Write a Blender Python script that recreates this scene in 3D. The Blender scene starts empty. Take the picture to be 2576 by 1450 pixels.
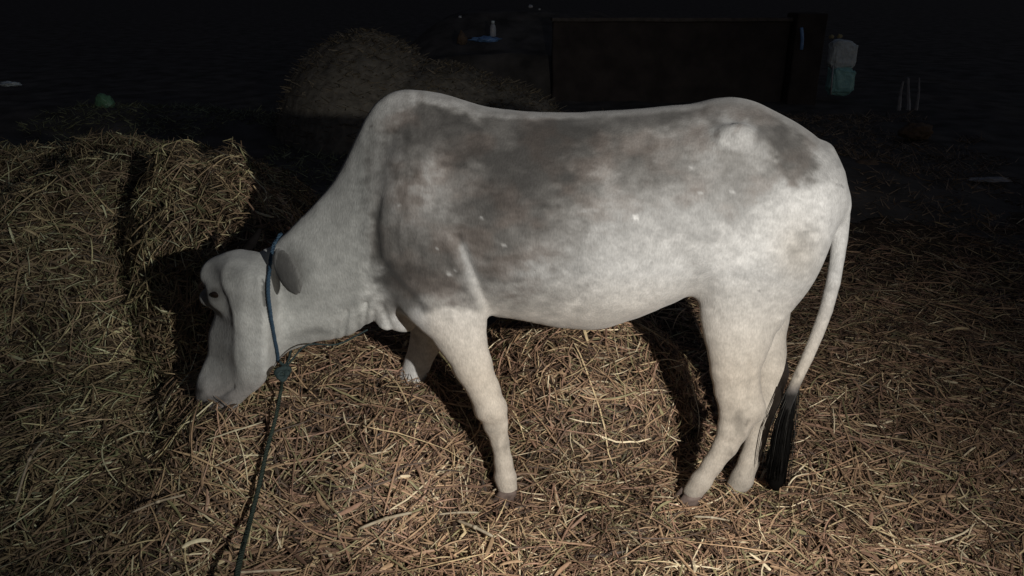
import bpy, bmesh, math, random
import numpy as np
from mathutils import Vector, Matrix, noise
from mathutils.bvhtree import BVHTree

S = bpy.context.scene
COL = S.collection
R = math.radians
random.seed(7)
rng = np.random.default_rng(7)

# ------------------------------------------------------------------ camera
CAMZ, PITCH, FPX = 1.5, R(22.0), 1910.0          # FPX: focal length for a 2576 px wide frame
cam_d = bpy.data.cameras.new('camera'); cam = bpy.data.objects.new('camera', cam_d); COL.objects.link(cam)
cam.location = (0, 0, CAMZ); cam.rotation_euler = (math.pi/2 - PITCH, 0, 0)
cam_d.sensor_width = 36.0; cam_d.lens = FPX/2576*36.0; cam_d.clip_start = 0.05; cam_d.clip_end = 600
S.camera = cam

# ------------------------------------------------------------------ night sky
w = bpy.data.worlds.new('World'); S.world = w; w.use_nodes = True
nt = w.node_tree; bg = nt.nodes['Background']
sky = nt.nodes.new('ShaderNodeTexSky'); sky.sky_type = 'NISHITA'; sky.sun_disc = False
sky.sun_elevation = R(-4); sky.sun_rotation = R(120)
nt.links.new(sky.outputs[0], bg.inputs[0]); bg.inputs[1].default_value = 1.2

# ------------------------------------------------------------------ the hand torch that lights the animal
ld = bpy.data.lights.new('torch_light', 'SPOT'); torch = bpy.data.objects.new('torch_light', ld); COL.objects.link(torch)
torch.location = (0.88, -0.06, 1.52)
ld.energy = 245; ld.color = (1.0, 0.965, 0.905); ld.shadow_soft_size = 0.018
ld.spot_size = R(84); ld.spot_blend = 1.0
torch.rotation_euler = (Vector((0.30, 2.2, 0.58)) - Vector(torch.location)).to_track_quat('-Z', 'Y').to_euler()

S.view_settings.view_transform = 'Standard'; S.view_settings.look = 'None'
S.cycles.diffuse_bounces = 2
S.view_settings.exposure = 0.0; S.view_settings.gamma = 1.0

# ------------------------------------------------------------------ helpers
FW = np.array([0, math.cos(PITCH), -math.sin(PITCH)]); DN = np.array([0, -math.sin(PITCH), -math.cos(PITCH)])
def at(px, py, Y):
    """world point seen at (px,py) of the 2576-wide photo, at depth row Y"""
    r = FW + (py-725)/FPX*DN + np.array([(px-1288)/FPX, 0, 0])
    return np.array([0, 0, CAMZ]) + r*(Y/r[1])
def on(px, py, z=0.0):
    r = FW + (py-725)/FPX*DN + np.array([(px-1288)/FPX, 0, 0])
    return np.array([0, 0, CAMZ]) + r*((z-CAMZ)/r[2])
def scale(p):  # metres per px at a world point
    return float(np.dot(np.array(p)-np.array([0, 0, CAMZ]), FW))/FPX

def tag(o, label=None, cat=None, group=None, kind=None):
    for k, v in (('label', label), ('category', cat), ('group', group), ('kind', kind)):
        if v: o[k] = v
    return o
def mesh_obj(name, verts, faces, mat, parent=None, smooth=True):
    me = bpy.data.meshes.new(name)
    verts = np.asarray(verts, dtype=np.float32)
    if isinstance(faces, np.ndarray):
        n, k = faces.shape
        me.vertices.add(len(verts)); me.vertices.foreach_set('co', verts.ravel())
        me.loops.add(n*k); me.loops.foreach_set('vertex_index', faces.astype(np.int32).ravel())
        me.polygons.add(n); me.polygons.foreach_set('loop_start', np.arange(0, n*k, k, dtype=np.int32))
        me.update(calc_edges=True); me.validate()
    else:
        me.from_pydata([tuple(v) for v in verts], [], faces)
    if smooth: me.polygons.foreach_set('use_smooth', np.ones(len(me.polygons), dtype=bool))
    if mat: me.materials.append(mat)
    o = bpy.data.objects.new(name, me); COL.objects.link(o)
    if parent: o.parent = parent; o.matrix_parent_inverse = Matrix.Translation(-Vector(parent.location))
    return o
def empty(name, loc):
    o = bpy.data.objects.new(name, None); COL.objects.link(o); o.location = loc; o.empty_display_size = 0.1
    return o
def set_col(o, cols, name='tint'):
    a = o.data.color_attributes.new(name, 'FLOAT_COLOR', 'POINT')
    c = np.ones((len(cols), 4), dtype=np.float32); c[:, :3] = cols
    a.data.foreach_set('color', c.ravel())

def hash2(i, j, s):
    h = (i.astype(np.int64)*374761393 + j.astype(np.int64)*668265263 + s*1274126177) & 0x7fffffff
    h = ((h ^ (h >> 13))*1103515245) & 0x7fffffff
    return ((h ^ (h >> 16)) & 0xffff)/65535.0
def vn(x, y, s=0):
    x = np.asarray(x, float); y = np.asarray(y, float)
    i = np.floor(x); j = np.floor(y); u = x-i; v = y-j
    u = u*u*(3-2*u); v = v*v*(3-2*v)
    a = hash2(i, j, s); b = hash2(i+1, j, s); c = hash2(i, j+1, s); d = hash2(i+1, j+1, s)
    return (a*(1-u)+b*u)*(1-v) + (c*(1-u)+d*u)*v
def fbm(x, y, s=0, o=4):
    t = 0; a = .5
    for k in range(o):
        t = t + a*vn(x*2**k+k*17.3, y*2**k+k*9.1, s+k); a *= .5
    return t/(1-.5**o)

# ------------------------------------------------------------------ materials
def mat_new(name, rough=.8, spec=.3):
    m = bpy.data.materials.new(name); m.use_nodes = True
    b = m.node_tree.nodes['Principled BSDF']; b.inputs['Roughness'].default_value = rough
    b.inputs['Specular IOR Level'].default_value = spec
    return m, m.node_tree, b
def noise_mat(name, c1, c2, sc=20, rough=.85, bump=.3, bdist=.01, detail=6, spec=.2):
    m, t, b = mat_new(name, rough, spec)
    tc = t.nodes.new('ShaderNodeTexCoord')
    n = t.nodes.new('ShaderNodeTexNoise'); n.inputs['Scale'].default_value = sc; n.inputs['Detail'].default_value = detail
    r = t.nodes.new('ShaderNodeValToRGB'); r.color_ramp.elements[0].color = (*c1, 1); r.color_ramp.elements[1].color = (*c2, 1)
    r.color_ramp.elements[0].position = .32; r.color_ramp.elements[1].position = .68
    bp = t.nodes.new('ShaderNodeBump'); bp.inputs['Strength'].default_value = bump; bp.inputs['Distance'].default_value = bdist
    t.links.new(tc.outputs['Object'], n.inputs['Vector']); t.links.new(n.outputs['Fac'], r.inputs[0])
    t.links.new(r.outputs[0], b.inputs['Base Color']); t.links.new(n.outputs['Fac'], bp.inputs['Height'])
    t.links.new(bp.outputs[0], b.inputs['Normal'])
    return m
def attr_mat(name, rough=.6, spec=.35, sc=60, lo=.75, hi=1.15):
    m, t, b = mat_new(name, rough, spec)
    a = t.nodes.new('ShaderNodeAttribute'); a.attribute_name = 'tint'
    tc = t.nodes.new('ShaderNodeTexCoord')
    n = t.nodes.new('ShaderNodeTexNoise'); n.inputs['Scale'].default_value = sc; n.inputs['Detail'].default_value = 3
    mr = t.nodes.new('ShaderNodeMapRange'); mr.inputs[1].default_value = .3; mr.inputs[2].default_value = .7
    mr.inputs[3].default_value = lo; mr.inputs[4].default_value = hi
    vm = t.nodes.new('ShaderNodeVectorMath'); vm.operation = 'SCALE'
    t.links.new(tc.outputs['Object'], n.inputs['Vector']); t.links.new(n.outputs['Fac'], mr.inputs[0])
    t.links.new(a.outputs['Color'], vm.inputs[0]); t.links.new(mr.outputs[0], vm.inputs['Scale'])
    t.links.new(vm.outputs[0], b.inputs['Base Color'])
    return m
M_straw = attr_mat('straw', .55, .4)
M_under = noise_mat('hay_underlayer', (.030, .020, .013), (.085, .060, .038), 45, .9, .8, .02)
M_soil = noise_mat('soil', (.046, .042, .038), (.125, .112, .10), 3.0, .95, .5, .03, 9)

# ================================================================== SETTING
# ground: one sheet to the horizon, rows get coarser with distance
def bank(x, y):
    b = .22*np.exp(-((y-8.6-.15*np.sin(x*.8))/1.0)**2)*(1/(1+np.exp((x+2.6)*2.0)))
    b += .10*np.exp(-((y-6.6)/.5)**2)*(1/(1+np.exp((x+2.0)*2.5)))
    b += .16*np.exp(-((y-6.2)/1.1)**2-((x-2.7)/1.0)**2)
    b += np.interp(y, [10.8, 11.3, 11.8, 13.3, 16, 22], [0, .56, .60, 1.06, 1.06, 0])/((1+np.exp(-(x+1.7)*3.5))*(1+np.exp((x-2.4)*3.5)))    # earth bank behind
    return b
def ground_z(x, y):
    near = np.clip((np.hypot(x, y)-2)/4, 0, 1)*np.clip((60-np.hypot(x, y))/40, 0, 1)
    return -.045 + near*(.10*(fbm(x*.9, y*.9, 5)-.5) + .05*(fbm(x*4, y*4, 9)-.5)) + bank(x, y)
gx = np.concatenate([-np.geomspace(250, 8, 26), np.arange(-7.9, 8, .11), np.geomspace(8, 250, 26)])
gy = np.concatenate([-np.geomspace(60, 1, 12), np.arange(-.8, 14, .10), np.geomspace(14.2, 500, 34)])
GX, GY = np.meshgrid(gx, gy); nx, ny = len(gx), len(gy)
gv = np.stack([GX, GY, ground_z(GX, GY)], -1).reshape(-1, 3)
def grid_faces(nx, ny):
    i = np.arange(nx*ny).reshape(ny, nx)
    return np.stack([i[:-1, :-1], i[:-1, 1:], i[1:, 1:], i[1:, :-1]], -1).reshape(-1, 4)
tag(mesh_obj('ground', gv, grid_faces(nx, ny), M_soil), kind='structure')

# ------------------------------------------------------------------ hay: base bed and piles as height functions
PILES = [  # cx, cy, rx, ry, h, p, label
    (-2.20, 3.72, 1.27, 1.40, .67, .72, 'broad hay pile at the back left, reaching the left edge of the photo'),
    (-.62, 2.36, .60, .66, .31, .75, 'hay pile under the jaw and neck of the cow, hiding its far foreleg'),
    (.27, 2.60, .42, .50, .31, .55, 'rounded hay pile standing behind the belly, between the forelegs and hind legs'),
    (-1.22, 3.05, .60, .68, .82, .80, 'steep narrow hay pile right behind the poll and neck of the cow'),
]
def bed(x, y):
    e = fbm(x*2.2+3, y*2.2, 21)-.5
    b = .05*e + .03*(fbm(x*7, y*7, 33, 3)-.5)
    b = b + .19*np.clip(1-((x+1.7)/1.15)**2-((y-2.15)/.95)**2, 0, 1)**.8
    b = b + .05*np.clip(1-((x-1.7)/.9)**2-((y-2.7)/.9)**2, 0, 1)
    b = b + .06*np.exp(-((x+.90)/.16)**2-((y-1.93)/.12)**2)
    b = b - .05*np.exp(-((x-.75)/.25)**2-((y-2.15)/.18)**2)
    return b
def edge_fade(x, y):
    lim = 4.3 + .35*np.sin(x*1.7) + .7*(fbm(x*1.5, 7, 3)-.5) + np.where(x < -.6, 1.2, 0) - .9*np.exp(-((x+.2)/.9)**2) + 1.0*np.clip((x-.9)/.5, 0, 1)
    return np.clip((lim-y)/np.where(x > .5, 2.0, .6), 0, 1)
def pile_h(k, x, y):
    cx, cy, rx, ry, h, p, _ = PILES[k]
    if k == 3: y = y+(x+1.2)*.85
    wob = 1+.22*(fbm(x*3+k*5, y*3, 40+k)-.5)
    q = 1-(np.abs(x-cx)/(rx*wob))**2.3-(np.abs(y-cy)/(ry*wob))**2.3
    if k == 0: h = h+.22*np.exp(-((x+1.70)/.27)**2-((y-3.22)/.27)**2)
    return h*np.clip(q, 0, 1)**p*(1+(.5 if k in (0, 3) else .3)*(fbm(x*6, y*6, 50+k)-.5)), q
def H(x, y):
    b = bed(x, y); z = b.copy(); own = np.full(np.shape(x), -1)
    for k in range(4):
        m, q = pile_h(k, x, y)
        zz = b*.6+m
        sel = (q > 0) & (zz > z); z = np.where(sel, zz, z); own = np.where(sel, k, own)
    return z, own

def tint_for(n, x, y):
    """straw colours: buff, brown, dull olive"""
    pal = np.array([[.34, .24, .16], [.25, .165, .115], [.17, .108, .082], [.44, .36, .235], [.22, .205, .12], [.060, .042, .034], [.60, .53, .40], [.30, .19, .145]])
    pr = np.array([.20, .20, .16, .09, .07, .14, .05, .09])
    idx = rng.choice(len(pal), n, p=pr); c = pal[idx]*(.75+.5*rng.random((n, 1)))
    left = np.clip((-.55-x)/.8, 0, 1)[:, None]              # greener, darker tint for the hay on the left
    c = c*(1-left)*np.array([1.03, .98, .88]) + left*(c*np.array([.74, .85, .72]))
    clump = ((.40+1.15*fbm(x*3.5, y*3.5, 77, 3))*(1-.40*np.clip((x-.85-.12*(2.2-y))/.5, 0, 1)*np.clip((y-1.5)/.5, 0, 1)))[:, None]     # trodden, darker litter on the right, the beam's falloff painted in too
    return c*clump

def strands(x, y, L, wd, tilt, lift, K=6, az=None):
    n = len(x)
    if az is None:
        pref = fbm(x*1.3, y*1.3, 61, 2)*math.pi*2.2
        az = pref + rng.normal(0, 1.3, n)
    e = .03
    h0, own = H(x, y); hx = (H(x+e, y)[0]-H(x-e, y)[0])/(2*e); hy = (H(x, y+e)[0]-H(x, y-e)[0])/(2*e)
    hx = np.clip(hx, -3, 3); hy = np.clip(hy, -3, 3)
    Nn = np.stack([-hx, -hy, np.ones(n)], 1); Nn /= np.linalg.norm(Nn, axis=1, keepdims=True)
    d = np.stack([np.cos(az), np.sin(az), np.zeros(n)], 1); d = d-Nn*(d*Nn).sum(1)[:, None]; d /= np.linalg.norm(d, axis=1, keepdims=True)
    b2 = np.cross(Nn, d)
    d = d*np.cos(tilt)[:, None]+Nn*np.sin(tilt)[:, None]
    s = np.linspace(0, 1, K)[None, :]
    curv = rng.normal(0, .26, n)*np.minimum(1, L/.10)
    kink = (rng.random(n) < .22)*rng.normal(0, 1.0, n); kpos = rng.uniform(.3, .7, n)
    a = curv[:, None]*(s-.5)*2 + np.where(s > kpos[:, None], kink[:, None], 0)
    ds = (L/(K-1))[:, None]
    u = np.cumsum(np.cos(a)*ds, 1); u -= u[:, K//2][:, None]; v = np.cumsum(np.sin(a)*ds, 1); v -= v[:, K//2][:, None]
    arch = rng.uniform(-.05, .09, n)[:, None]*L[:, None]*(1-(2*s-1)**2)
    P = (np.stack([x, y, h0], 1)+Nn*lift[:, None])[:, None, :]+u[..., None]*d[:, None]+v[..., None]*b2[:, None]+arch[..., None]*Nn[:, None]
    hz = H(P[..., 0].ravel(), P[..., 1].ravel())[0].reshape(n, K)
    dr = np.clip((L-.08)/.2, 0, .6)[:, None]
    P[..., 2] = P[..., 2]*(1-dr)+dr*(hz+lift[:, None])
    P[..., 2] = np.maximum(P[..., 2], hz-.015)
    T = np.gradient(P, axis=1); T /= np.linalg.norm(T, axis=2, keepdims=True)+1e-9
    side = np.cross(T, Nn[:, None]); side /= np.linalg.norm(side, axis=2, keepdims=True)+1e-9
    nor = np.cross(side, T)
    roll = rng.normal(0, .6, n)[:, None, None] + rng.normal(0, .4, n)[:, None, None]*(s[..., None]-.5)*2
    Wv = side*np.cos(roll)+nor*np.sin(roll); Nv = nor*np.cos(roll)-side*np.sin(roll)
    prof = (wd[:, None]*.5*np.clip(1-np.abs(2*s-1)**6*.6, 0, 1))[..., None]
    A = P-Wv*prof; Bv = P+Nv*prof*.6; C = P+Wv*prof
    V = np.stack([A, Bv, C], 2)
    base = (np.arange(n)*K*3)[:, None, None]
    k = (np.arange(K-1)*3)[None, :, None]; j = np.arange(2)[None, None, :]
    q = np.stack([base+k+j, base+k+j+1, base+k+3+j+1, base+k+3+j], -1).reshape(-1, 4)
    return V.reshape(-1, 3), q, own, K*3

def sample(n, x0, x1, y0, y1, bias):
    """points in the hay area, thinning with distance from the camera"""
    X = rng.uniform(x0, x1, n*14); Y = rng.uniform(y0, y1, n*14)
    inside = np.abs(X) < Y*.75+.55
    e = .04; slope = np.hypot((H(X+e, Y)[0]-H(X-e, Y)[0])/(2*e), (H(X, Y+e)[0]-H(X, Y-e)[0])/(2*e))
    keep = inside & (rng.random(n*14) < .45*np.hypot(1, np.minimum(slope, 2.2))*np.minimum(1, (1.7/np.maximum(Y, 1.2))**bias)) & (rng.random(n*14) < edge_fade(X, Y))
    X, Y = X[keep][:n], Y[keep][:n]
    return X, Y
layers = []
def add_layer(n, Lr, Wr, tl, lf, y1=5.6, bright=1.0, K=6, bias=1.0):
    x, y = sample(n, -3.9, 3.9, .62, y1, bias); n = len(x)
    L = rng.uniform(*Lr, n)*rng.uniform(.6, 1, n); wd = rng.uniform(*Wr, n)
    _, o0 = H(x, y)
    tall = np.where(o0 == 0, 1.7, 1.0)
    V, q, own, st = strands(x, y, L, wd, rng.normal(0, tl, n)*tall, rng.uniform(*lf, n), K)
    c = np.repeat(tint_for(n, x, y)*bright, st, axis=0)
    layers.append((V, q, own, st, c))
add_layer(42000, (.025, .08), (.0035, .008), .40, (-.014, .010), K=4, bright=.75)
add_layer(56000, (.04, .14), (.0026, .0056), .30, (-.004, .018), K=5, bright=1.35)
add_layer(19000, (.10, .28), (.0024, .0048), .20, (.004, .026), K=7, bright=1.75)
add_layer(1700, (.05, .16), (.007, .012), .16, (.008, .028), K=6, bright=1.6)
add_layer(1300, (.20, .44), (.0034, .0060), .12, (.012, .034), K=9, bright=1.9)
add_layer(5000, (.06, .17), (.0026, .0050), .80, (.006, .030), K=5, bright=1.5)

def emit(ownid, name, core, lab=None, cat=None, kind=None, group=None):
    Vs, Fs, Cs = [], [], []; off = 0
    cv, cf = core
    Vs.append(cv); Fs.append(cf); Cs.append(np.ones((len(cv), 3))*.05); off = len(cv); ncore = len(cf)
    for V, q, own, st, c in layers:
        sel = own == ownid; K2 = (st//3-1)*2
        vv = V.reshape(-1, st, 3)[sel].reshape(-1, 3); cc = c.reshape(-1, st, 3)[sel].reshape(-1, 3)
        n = sel.sum()
        if n == 0: continue
        q0 = q.reshape(-1, K2, 4)[:1]                          # pattern of strand 0
        f = (q0 + (np.arange(n)*st)[:, None, None]).reshape(-1, 4)+off
        Vs.append(vv); Fs.append(f); Cs.append(cc); off += len(vv)
    V = np.concatenate(Vs); F = np.concatenate(Fs); Cc = np.concatenate(Cs)
    o = mesh_obj(name, V, F, M_straw)
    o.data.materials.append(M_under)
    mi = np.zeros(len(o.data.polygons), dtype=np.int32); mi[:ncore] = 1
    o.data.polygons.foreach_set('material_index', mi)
    set_col(o, Cc); tag(o, lab, cat, group, kind)
    return o
bx = np.arange(-4.2, 4.2, .03); by = np.arange(.3, 6.4, .03); BX, BY = np.meshgrid(bx, by)
bz = np.where(edge_fade(BX, BY) > .02, bed(BX, BY)-.010, -.12)
emit(-1, 'loose_hay', (np.stack([BX, BY, bz], -1).reshape(-1, 3), grid_faces(len(bx), len(by))), kind='stuff')
for k, (cx, cy, rx, ry, h, p, lab) in enumerate(PILES):
    px_ = np.arange(cx-rx*1.25, cx+rx*1.25, .02); py_ = np.arange(cy-ry*1.25, cy+ry*1.25, .02)
    PX, PY = np.meshgrid(px_, py_); m, q = pile_h(k, PX, PY)
    pz = np.where(q > 0, bed(PX, PY)*.6+m-.012, -.10)
    emit(k, 'hay_pile', (np.stack([PX, PY, pz], -1).reshape(-1, 3), grid_faces(len(px_), len(py_))), lab, 'hay pile', group='hay piles around the cow')

# ================================================================== THE OX
YC = 2.12
h = .0068
x0, x1, y0, y1, z0, z1 = -1.02, 1.02, 1.78, 2.46, -.03, 1.36
ax = np.arange(x0, x1, h, dtype=np.float32); ay = np.arange(y0, y1, h, dtype=np.float32); az_ = np.arange(z0, z1, h, dtype=np.float32)
F = np.full((len(ax), len(ay), len(az_)), 1.0, dtype=np.float32)
def box(lo, hi):
    s = []
    for a, l, u in zip((ax, ay, az_), lo, hi):
        i0 = max(0, int((l-a[0])/h)); i1 = min(len(a), int((u-a[0])/h)+2); s.append(slice(i0, max(i1, i0+1)))
    return tuple(s)
def smin(a, b, k):
    q = np.clip(.5+.5*(b-a)/k, 0, 1)
    return b*(1-q)+a*q-k*q*(1-q)
def smax(a, b, k): return -smin(-a, -b, k)
def blend(sl, d, k): F[sl] = smin(F[sl], d.astype(np.float32), k)
def coords(sl): return ax[sl[0]][:, None, None], ay[sl[1]][None, :, None], az_[sl[2]][None, None, :]
def chain(st, k=.02, ys=1.0, kj=.012):
    """st: (px,py,rpx,Y[,yscale]) stations -> tapered limb"""
    P = []
    for s_ in st:
        p = at(s_[0], s_[1], s_[3]); P.append((p, s_[2]*scale(p), s_[4] if len(s_) > 4 else ys))
    lo = np.min([p-r*1.0 for p, r, _ in P], 0)-.05-k; hi = np.max([p+r for p, r, _ in P], 0)+.05+k
    sl = box(lo, hi); X, Y, Z = coords(sl); D = None
    for (a, ra, sa), (b, rb, sb) in zip(P[:-1], P[1:]):
        ab = b-a; L2 = float(ab@ab)+1e-9
        t = np.clip(((X-a[0])*ab[0]+(Y-a[1])*ab[1]+(Z-a[2])*ab[2])/L2, 0, 1)
        sc = sa+(sb-sa)*t
        d = np.sqrt((X-a[0]-ab[0]*t)**2+((Y-a[1]-ab[1]*t)/sc)**2+(Z-a[2]-ab[2]*t)**2)-(ra+(rb-ra)*t)
        D = d if D is None else smin(D, d, kj)
    blend(sl, D*np.float32(.9), k)
def blob(c, r, k=.02, rot=None):
    c = np.array(c); r = np.array(r); m = r.max()*(1+k/r.min())+.02
    sl = box(c-m, c+m); X, Y, Z = coords(sl)
    q = [X-c[0], Y-c[1], Z-c[2]]
    if rot is not None:
        q = [rot[i][0]*q[0]+rot[i][1]*q[1]+rot[i][2]*q[2] for i in range(3)]
    rr = np.sqrt((q[0]/r[0])**2+(q[1]/r[1])**2+(q[2]/r[2])**2)
    blend(sl, (rr-1)*r.min(), k)

# torso: top and bottom outline stations
TOP = [(668, 640), (690, 612), (715, 592), (740, 564), (770, 536), (800, 503), (830, 470), (855, 430), (880, 380), (905, 323), (930, 276), (965, 240), (1010, 224), (1070, 229), (1120, 238), (1165, 253), (1210, 268), (1260, 277), (1350, 284), (1450, 285),
       (1550, 280), (1650, 272), (1750, 262), (1800, 249), (1850, 245), (1900, 255), (1950, 280), (2000, 306), (2050, 340), (2090, 383), (2114, 430), (2124, 480), (2127, 515)]
BOT = [(668, 900), (690, 905), (740, 880), (790, 858), (860, 848), (900, 832), (930, 808), (965, 798), (1000, 792), (1060, 795), (1140, 790), (1220, 780), (1300, 788), (1400, 808), (1460, 814), (1520, 808), (1600, 782), (1660, 756), (1720, 738),
       (1800, 742), (1880, 750), (1940, 758), (1985, 712), (2025, 655), (2060, 604), (2092, 566), (2112, 545), (2127, 520)]
tp = np.array([at(a, b, YC) for a, b in TOP]); bp_ = np.array([at(a, b, YC) for a, b in BOT])
wx = [at(p, 500, YC)[0] for p in (668, 760, 830, 885, 930, 1000, 1080, 1200, 1350, 1500, 1650, 1780, 1860, 1950, 2050, 2100, 2134)]
ww = [.070, .085, .100, .112, .130, .155, .180, .215, .245, .255, .235, .215, .21, .20, .150, .078, .03]
nar = [.2, .25, .3, .35, .45, .50, .42, .30, .22, .20, .22, .20, .18, .15, .1, .1, .1]
def soft(a, n=5):
    k = np.ones(n)/n; return np.convolve(np.pad(a, n//2, mode='edge'), k, 'valid')
topz = soft(np.interp(ax, tp[:, 0], tp[:, 2]), 7); botz = soft(np.interp(ax, bp_[:, 0], bp_[:, 2]), 7)
wid = soft(np.interp(ax, wx, ww), 9); nr = soft(np.interp(ax, wx, nar), 9)
inx = (ax >= tp[0, 0]) & (ax <= tp[-1, 0])
zc = (topz+botz)/2; hh = np.maximum((topz-botz)/2, .012)
i0, i1 = np.where(inx)[0][[0, -1]]; sl = (slice(i0, i1+1), slice(0, len(ay)), slice(0, len(az_)))
X, Y, Z = coords(sl)
c3 = lambda a: a[sl[0]].astype(np.float32)[:, None, None]
t = (Z-c3(zc))/c3(hh); tc_ = np.clip(t, -1.1, 1.1)
wl = c3(wid)*(1-c3(nr)*np.clip(tc_, 0, 1.1)**1.3-.10*np.clip(-tc_, 0, 1.1)**2)
rr = (np.abs((Y-YC)/wl)**2.25+np.abs(t)**2.25)**(1/2.25)
blend(sl, (rr-1)*np.minimum(wl, c3(hh)), .03)

# shoulder blade and upper arm (near, far)
for sy in (-1, 1):
    blob(at(1075, 560, YC)+[0, sy*.115, 0], (.115, .075, .25), .04)
    blob(at(1130, 700, YC)+[0, sy*.130, 0], (.105, .070, .13), .035)
    blob(at(1815, 322, YC)+[0, sy*.165, 0], (.030, .018, .030), .07)          # hip bone
    blob(at(1900, 600, YC)+[0, sy*.120, 0], (.15, .08, .19), .05)            # thigh
    blob(at(2055, 480, YC)+[0, sy*.060, 0], (.04, .035, .05), .05)            # pin bone
# dewlap and brisket
blob(at(1000, 790, 2.10), (.060, .040, .055), .018)
blob(at(1020, 815, 2.09), (.030, .022, .026), .012)
blob(at(975, 815, 2.09), (.028, .020, .020), .010)
# near foreleg
chain([(1130, 700, 92, 2.02, .65), (1147, 790, 76, 1.995, .72), (1160, 850, 62, 1.985, .8), (1189, 920, 49, 1.975, .9), (1217, 980, 40, 1.97, 1), (1234, 1030, 39, 1.965, .95),
       (1245, 1065, 32, 1.965, .95), (1257, 1110, 23, 1.965, .95), (1266, 1160, 23, 1.965, .95), (1271, 1200, 27, 1.965, 1), (1277, 1228, 25, 1.96, 1)], .03)
# far foreleg
chain([(1110, 700, 80, 2.22, .65), (1085, 790, 56, 2.26, .75), (1076, 850, 42, 2.28, .85), (1050, 915, 33, 2.285, .95), (1037, 950, 33, 2.285, .95), (1022, 990, 23, 2.285, 1), (1012, 1040, 21, 2.285, 1), (1008, 1085, 24, 2.285, 1)], .03)
# near hind leg
chain([(1905, 600, 150, 2.02, .45), (1880, 700, 135, 2.01, .5), (1866, 775, 112, 1.995, .58), (1860, 830, 91, 1.985, .66), (1855, 880, 73, 1.975, .72), (1849, 930, 61, 1.97, .75), (1852, 980, 55, 1.965, .72), (1862, 1030, 50, 1.96, .72),
       (1846, 1078, 39, 1.955, .78), (1824, 1122, 30, 1.95, .85), (1791, 1170, 24, 1.945, .95), (1763, 1210, 25, 1.94, 1), (1743, 1238, 24, 1.935, 1)], .03)
chain([(1880, 950, 22, 1.975), (1908, 1020, 15, 1.965), (1908, 1042, 17, 1.962)], .02)
# far hind leg
chain([(1900, 700, 110, 2.20, .5), (1902, 800, 82, 2.20, .6), (1920, 880, 55, 2.17, .7), (1938, 940, 44, 2.14, .75), (1932, 990, 34, 2.11, .8), (1916, 1050, 29, 2.08, .9), (1901, 1105, 25, 2.06, .95),
       (1884, 1160, 24, 2.04, 1), (1866, 1205, 27, 2.025, 1), (1852, 1226, 26, 2.02, 1)], .03)
# tail
chain([(2072, 385, 26, 2.12), (2100, 440, 25, 2.115), (2112, 500, 25, 2.11), (2114, 550, 23, 2.10), (2111, 600, 21, 2.09), (2106, 650, 18, 2.08), (2096, 710, 18, 2.07), (2078, 780, 17, 2.06), (2056, 840, 16, 2.05), (2031, 900, 15, 2.03), (2008, 948, 14, 2.02), (1990, 990, 14, 2.0), (1980, 1030, 9, 1.99)], .025, 1.0, .002)
# head
YH = 2.07
HD = [(640, 560, 660, .055, .30), (655, 520, 692, .080, .30), (690, 512, 700, .098, .35), (720, 524, 703, .104, .42), (760, 534, 706, .106, .46), (800, 530, 706, .104, .48), (850, 513, 704, .100, .52), (900, 510, 700, .088, .56), (935, 495, 684, .074, .62),
      (965, 485, 645, .064, .66), (1000, 480, 612, .060, .66), (1030, 490, 590, .052, .6), (1050, 510, 570, .035, .6)]
hz = np.array([at(600, r[0], YH)[2] for r in HD])[::-1]
def hcol(f): return np.interp(az_, hz, np.array([f(r) for r in HD])[::-1]).astype(np.float32)
hl = soft(hcol(lambda r: at(r[1], r[0], YH)[0]), 5); hr = soft(hcol(lambda r: at(r[2], r[0], YH)[0]), 5); hw = soft(hcol(lambda r: r[3]), 5); hs = hcol(lambda r: r[4]+.04)
sl = box((-1.02, 1.85, hz[0]-.06), (-.55, 2.3, hz[-1]+.06)); X, Y, Z = coords(sl); zz = sl[2]
L_, R_, W_, C_ = [a[zz].astype(np.float32)[None, None, :] for a in (hl, hr, hw, hs)]
s = (X-L_)/(R_-L_); sc_ = np.clip(s, 0, 1)
prof = np.where(sc_ < C_, .20+.80*(sc_/C_), 1-.12*((sc_-C_)/(1-C_))**2)
YHx = YH-.36*(X-(L_+R_)/2)
d = smax((np.abs(Y-YHx)-W_*prof)*.75, np.abs(X-(L_+R_)/2)-(R_-L_)/2, .02)
d = smax(d, np.abs(Z-(hz[0]+hz[-1])/2)-(hz[-1]-hz[0])/2, .03)
blend(sl, d, .03)
for sy in (-1, 1):
    blob(at(543, 757, YH)+[0, sy*.012+.030, 0], (.052, .034, .030), .024)           # brow
    blob(at(578, 742, YH)+[0, sy*.040+.01, 0], (.050, .032, .036), .03)
    blob(at(560, 985, YH)+[0, sy*.016+.01, 0], (.055, .030, .040), .03)            # nostril swell
blob(at(534, 688, 2.10), (.032, .050, .034), .03)                  # poll corner
blob(at(566, 722, 2.06), (.042, .050, .045), .03)
# ears
def frame(a, b, nrm):
    u = np.array(b)-np.array(a); u = u/np.linalg.norm(u); n_ = np.array(nrm, float); n_ -= u*(n_@u); n_ /= np.linalg.norm(n_)
    return [u, np.cross(n_, u), n_]
ea, eb = at(693, 640, 1.985), at(752, 728, 1.90)
blob((ea+eb)/2, (np.linalg.norm(eb-ea)/2+.012, .050, .0115), .010, frame(ea, eb, (-.75, -.9, .1)))
ea2, eb2 = at(690, 650, 2.15), at(700, 665, 2.29)
blob((ea2+eb2)/2, (np.linalg.norm(eb2-ea2)/2+.01, .042, .0115), .010, frame(ea2, eb2, (-.6, -.6, .4)))

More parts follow.
